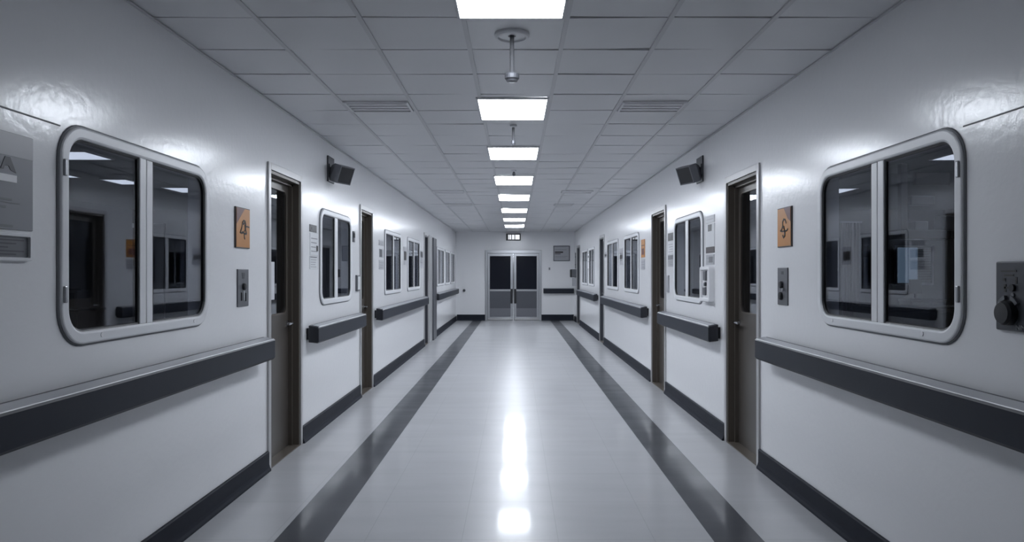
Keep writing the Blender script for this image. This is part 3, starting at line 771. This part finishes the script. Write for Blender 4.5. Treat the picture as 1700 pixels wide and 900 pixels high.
# left room: an inner door and a white post on the end wall, cabinet, cart
dn[0] += 1
root = struct(f'door_{dn[0]}', mapE(-7.0, 0, 0), 'inner door with a white frame, dim behind the large left window', 'door')
MB(mapE).box(-7.33, -6.98, 0, 2.26, 0, .02).build('door_leaf', M['cabinet'], root)
MB(mapE).box(-6.98, -6.72, 0, 2.34, 0, .06, .01).box(-7.34, -6.98, 2.26, 2.34, 0, .06, .01).build('door_frame', M['room_white'], root)
def cabinet(x0, x1, y0, y1, z, l, nm='storage_cabinet'):
    root = thing(nm, ((x0 + x1) / 2, (y0 + y1) / 2, 0), l, 'cabinet')
    mb = MB(); mb.box(x0, x1, y0, y1, .06, z - .03, .006); mb.box(x0 + .03, x1 - .03, y0 + .03, y1 - .03, 0, .06); mb.build('cabinet_body', M['cabinet'], root)
    MB().box(x0 - .02, x1 + .02, y0 - .02, y1 + .02, z - .03, z, .005).build('cabinet_top', M['plate_dark'], root)
    n = 2
    for i in range(n):
        a = x0 + (x1 - x0) * i / n + .01; b = x0 + (x1 - x0) * (i + 1) / n - .01
        d = MB().box(a, b, y0 - .018, y0, .09, z - .06, .004).build('cabinet_door', M['cabinet'], root)
        MB().box(b - .04 if i == 0 else a + .02, b - .02 if i == 0 else a + .04, y0 - .04, y0 - .018, z * .5, z * .5 + .16, .004).build('door_handle', M['steel'], d)
cabinet(-6.6, -5.6, 9.3, 9.9, .92, 'dark cabinet dim in the room behind the large left window')
root = thing('monitor_box', (-5.85, 9.6, .921), 'dark equipment box standing on the cabinet behind the left window', 'equipment')
MB().box(-6.05, -5.70, 9.45, 9.75, .921, 1.16, .01).build('box_body', M['cabinet'], root); MB().box(-6.02, -5.73, 9.44, 9.452, .95, 1.13).build('box_screen', M['black'], root); MB().box(-5.99, -5.80, 9.5, 9.7, 1.158, 1.19, .006).build('box_handle', M['plate_dark'], root)

# right room
cabinet(4.6, 6.6, 9.3, 9.9, .95, 'dark counter cabinet dim in the room behind the large right window')
mb = MB(mapE); n = 24
pts = [(6.24 + .36 * i / n, .05 + .022 * math.sin(i * 1.5)) for i in range(n + 1)]
lo = [[(u, v, w) for u, w in pts] + [(u, v, w - .012) for u, w in reversed(pts)] for v in (.02, 2.35)]
mb.loft(lo, cap0=True, cap1=True)
root = thing('room_curtain', mapE(6.42, .02, 0), 'hanging curtain at the inner pane of the large right window, in the dim room', 'curtain')
mb.build('curtain_cloth', M['curtain'], root); MB(mapE).box(6.22, 6.63, 2.35, 2.38, .03, .07).build('curtain_rod', M['steel'], root)
notice(mapE, 6.68, 6.79, 1.57, 1.93, 'small dark poster on the end wall seen through the large right window', 'plate', 2, blob=(.1, .9, .35, .95, 'black'), name='room_poster')
wn[0] += 1
root = struct(f'window_{wn[0]}', mapE(7.5, 1.2, 0), 'blue-lit inner window seen through the large right window', 'window')
mb = MB(mapE); ring(mb, 7.28, 8.02, 1.16, 1.92, .01, [(0, 0), (0, .04), (.04, .04), (.04, 0)]); mb.build('window_frame', M['room_white'], root)
MB(mapE).box(7.32, 7.72, 1.2, 1.88, .0, .01).build('pane', M['bluelit'], root)
mb = MB(mapE)
for i in range(14): mb.box(7.73, 7.98, 1.21 + i * .048, 1.24 + i * .048, .005, .022)
mb.build('blind_slat', M['cabinet'], root)
root = thing('work_desk', mapE(7.65, 0, .3), 'dark desk dim beneath the blue-lit inner window', 'desk')
MB(mapE).box(7.30, 8.0, .85, .90, .1, .55, .005).build('desk_top', M['cabinet'], root)
for a, b in ((7.32, 7.36), (7.94, 7.98)): MB(mapE).box(a, b, 0, .85, .1, .5).build('desk_leg', M['cabinet'], root)
root = thing('computer_monitor', mapE(7.54, .901, .26), 'dark monitor silhouetted against the blue-lit inner window', 'monitor')
MB(mapE).box(7.42, 7.66, 1.0, 1.27, .25, .28, .005).build('screen', M['black'], root)
MB(mapE).box(7.48, 7.60, .901, .912, .2, .33).box(7.525, 7.555, .91, 1.02, .25, .275).build('stand', M['black'], root)
root = thing('equipment_boom', (4.35, 8.1, 1.78), 'ceiling-hung equipment boom with monitor and shelf behind the large right window', 'equipment boom')
mb = MB(); mb.box(4.28, 4.36, 8.06, 8.14, 1.76, H - .001, .01); mb.build('boom_post', M['plate_dark'], root)
MB().box(4.42, 4.80, 8.02, 8.08, 2.36, 2.50, .01).build('monitor', M['black'], root)
MB().box(4.34, 4.44, 8.05, 8.10, 2.40, 2.44).build('monitor_arm', M['plate'], root)
MB().box(4.22, 4.95, 7.95, 8.25, 1.76, 1.86, .01).build('shelf', M['black'], root)
MB().box(4.36, 4.62, 8.0, 8.15, 2.14, 2.24, .01).build('control_unit', M['plate'], root)
MB().box(4.70, 4.88, 8.0, 8.15, 1.86, 2.02, .01).build('pump_unit', M['plate'], root)
MB().box(4.40, 4.55, 8.0, 8.15, 1.86, 1.96, .01).build('supply_tray', M['poster_pale'], root)

# ------------------------------------------------------------------ light level, camera
w = bpy.data.worlds.new('World'); scene.world = w; w.use_nodes = True
w.node_tree.nodes['Background'].inputs[0].default_value = (0, 0, 0, 1)
w.node_tree.nodes['Background'].inputs[1].default_value = 0
cam = bpy.data.cameras.new('camera'); co = bpy.data.objects.new('camera', cam); C.objects.link(co)
co.location = (0, 0, EYE); co.rotation_euler = (math.pi / 2, 0, 0)
cam.sensor_fit = 'HORIZONTAL'; cam.sensor_width = 36
cam.lens = 1206 / 1700 * 36
cam.shift_x = -5.5 / 1700; cam.shift_y = 4.0 / 1700
cam.clip_start = .05; cam.clip_end = 100
scene.camera = co
vs = scene.view_settings
vs.view_transform = 'Standard'; vs.look = 'None'; vs.gamma = 1; vs.exposure = 0; vs.use_curve_mapping = False
scene.cycles.max_bounces = 12; scene.cycles.diffuse_bounces = 8; scene.cycles.glossy_bounces = 5
scene.cycles.transparent_max_bounces = 16
scene.cycles.caustics_reflective = False; scene.cycles.caustics_refractive = False
scene.cycles.sample_clamp_indirect = 6
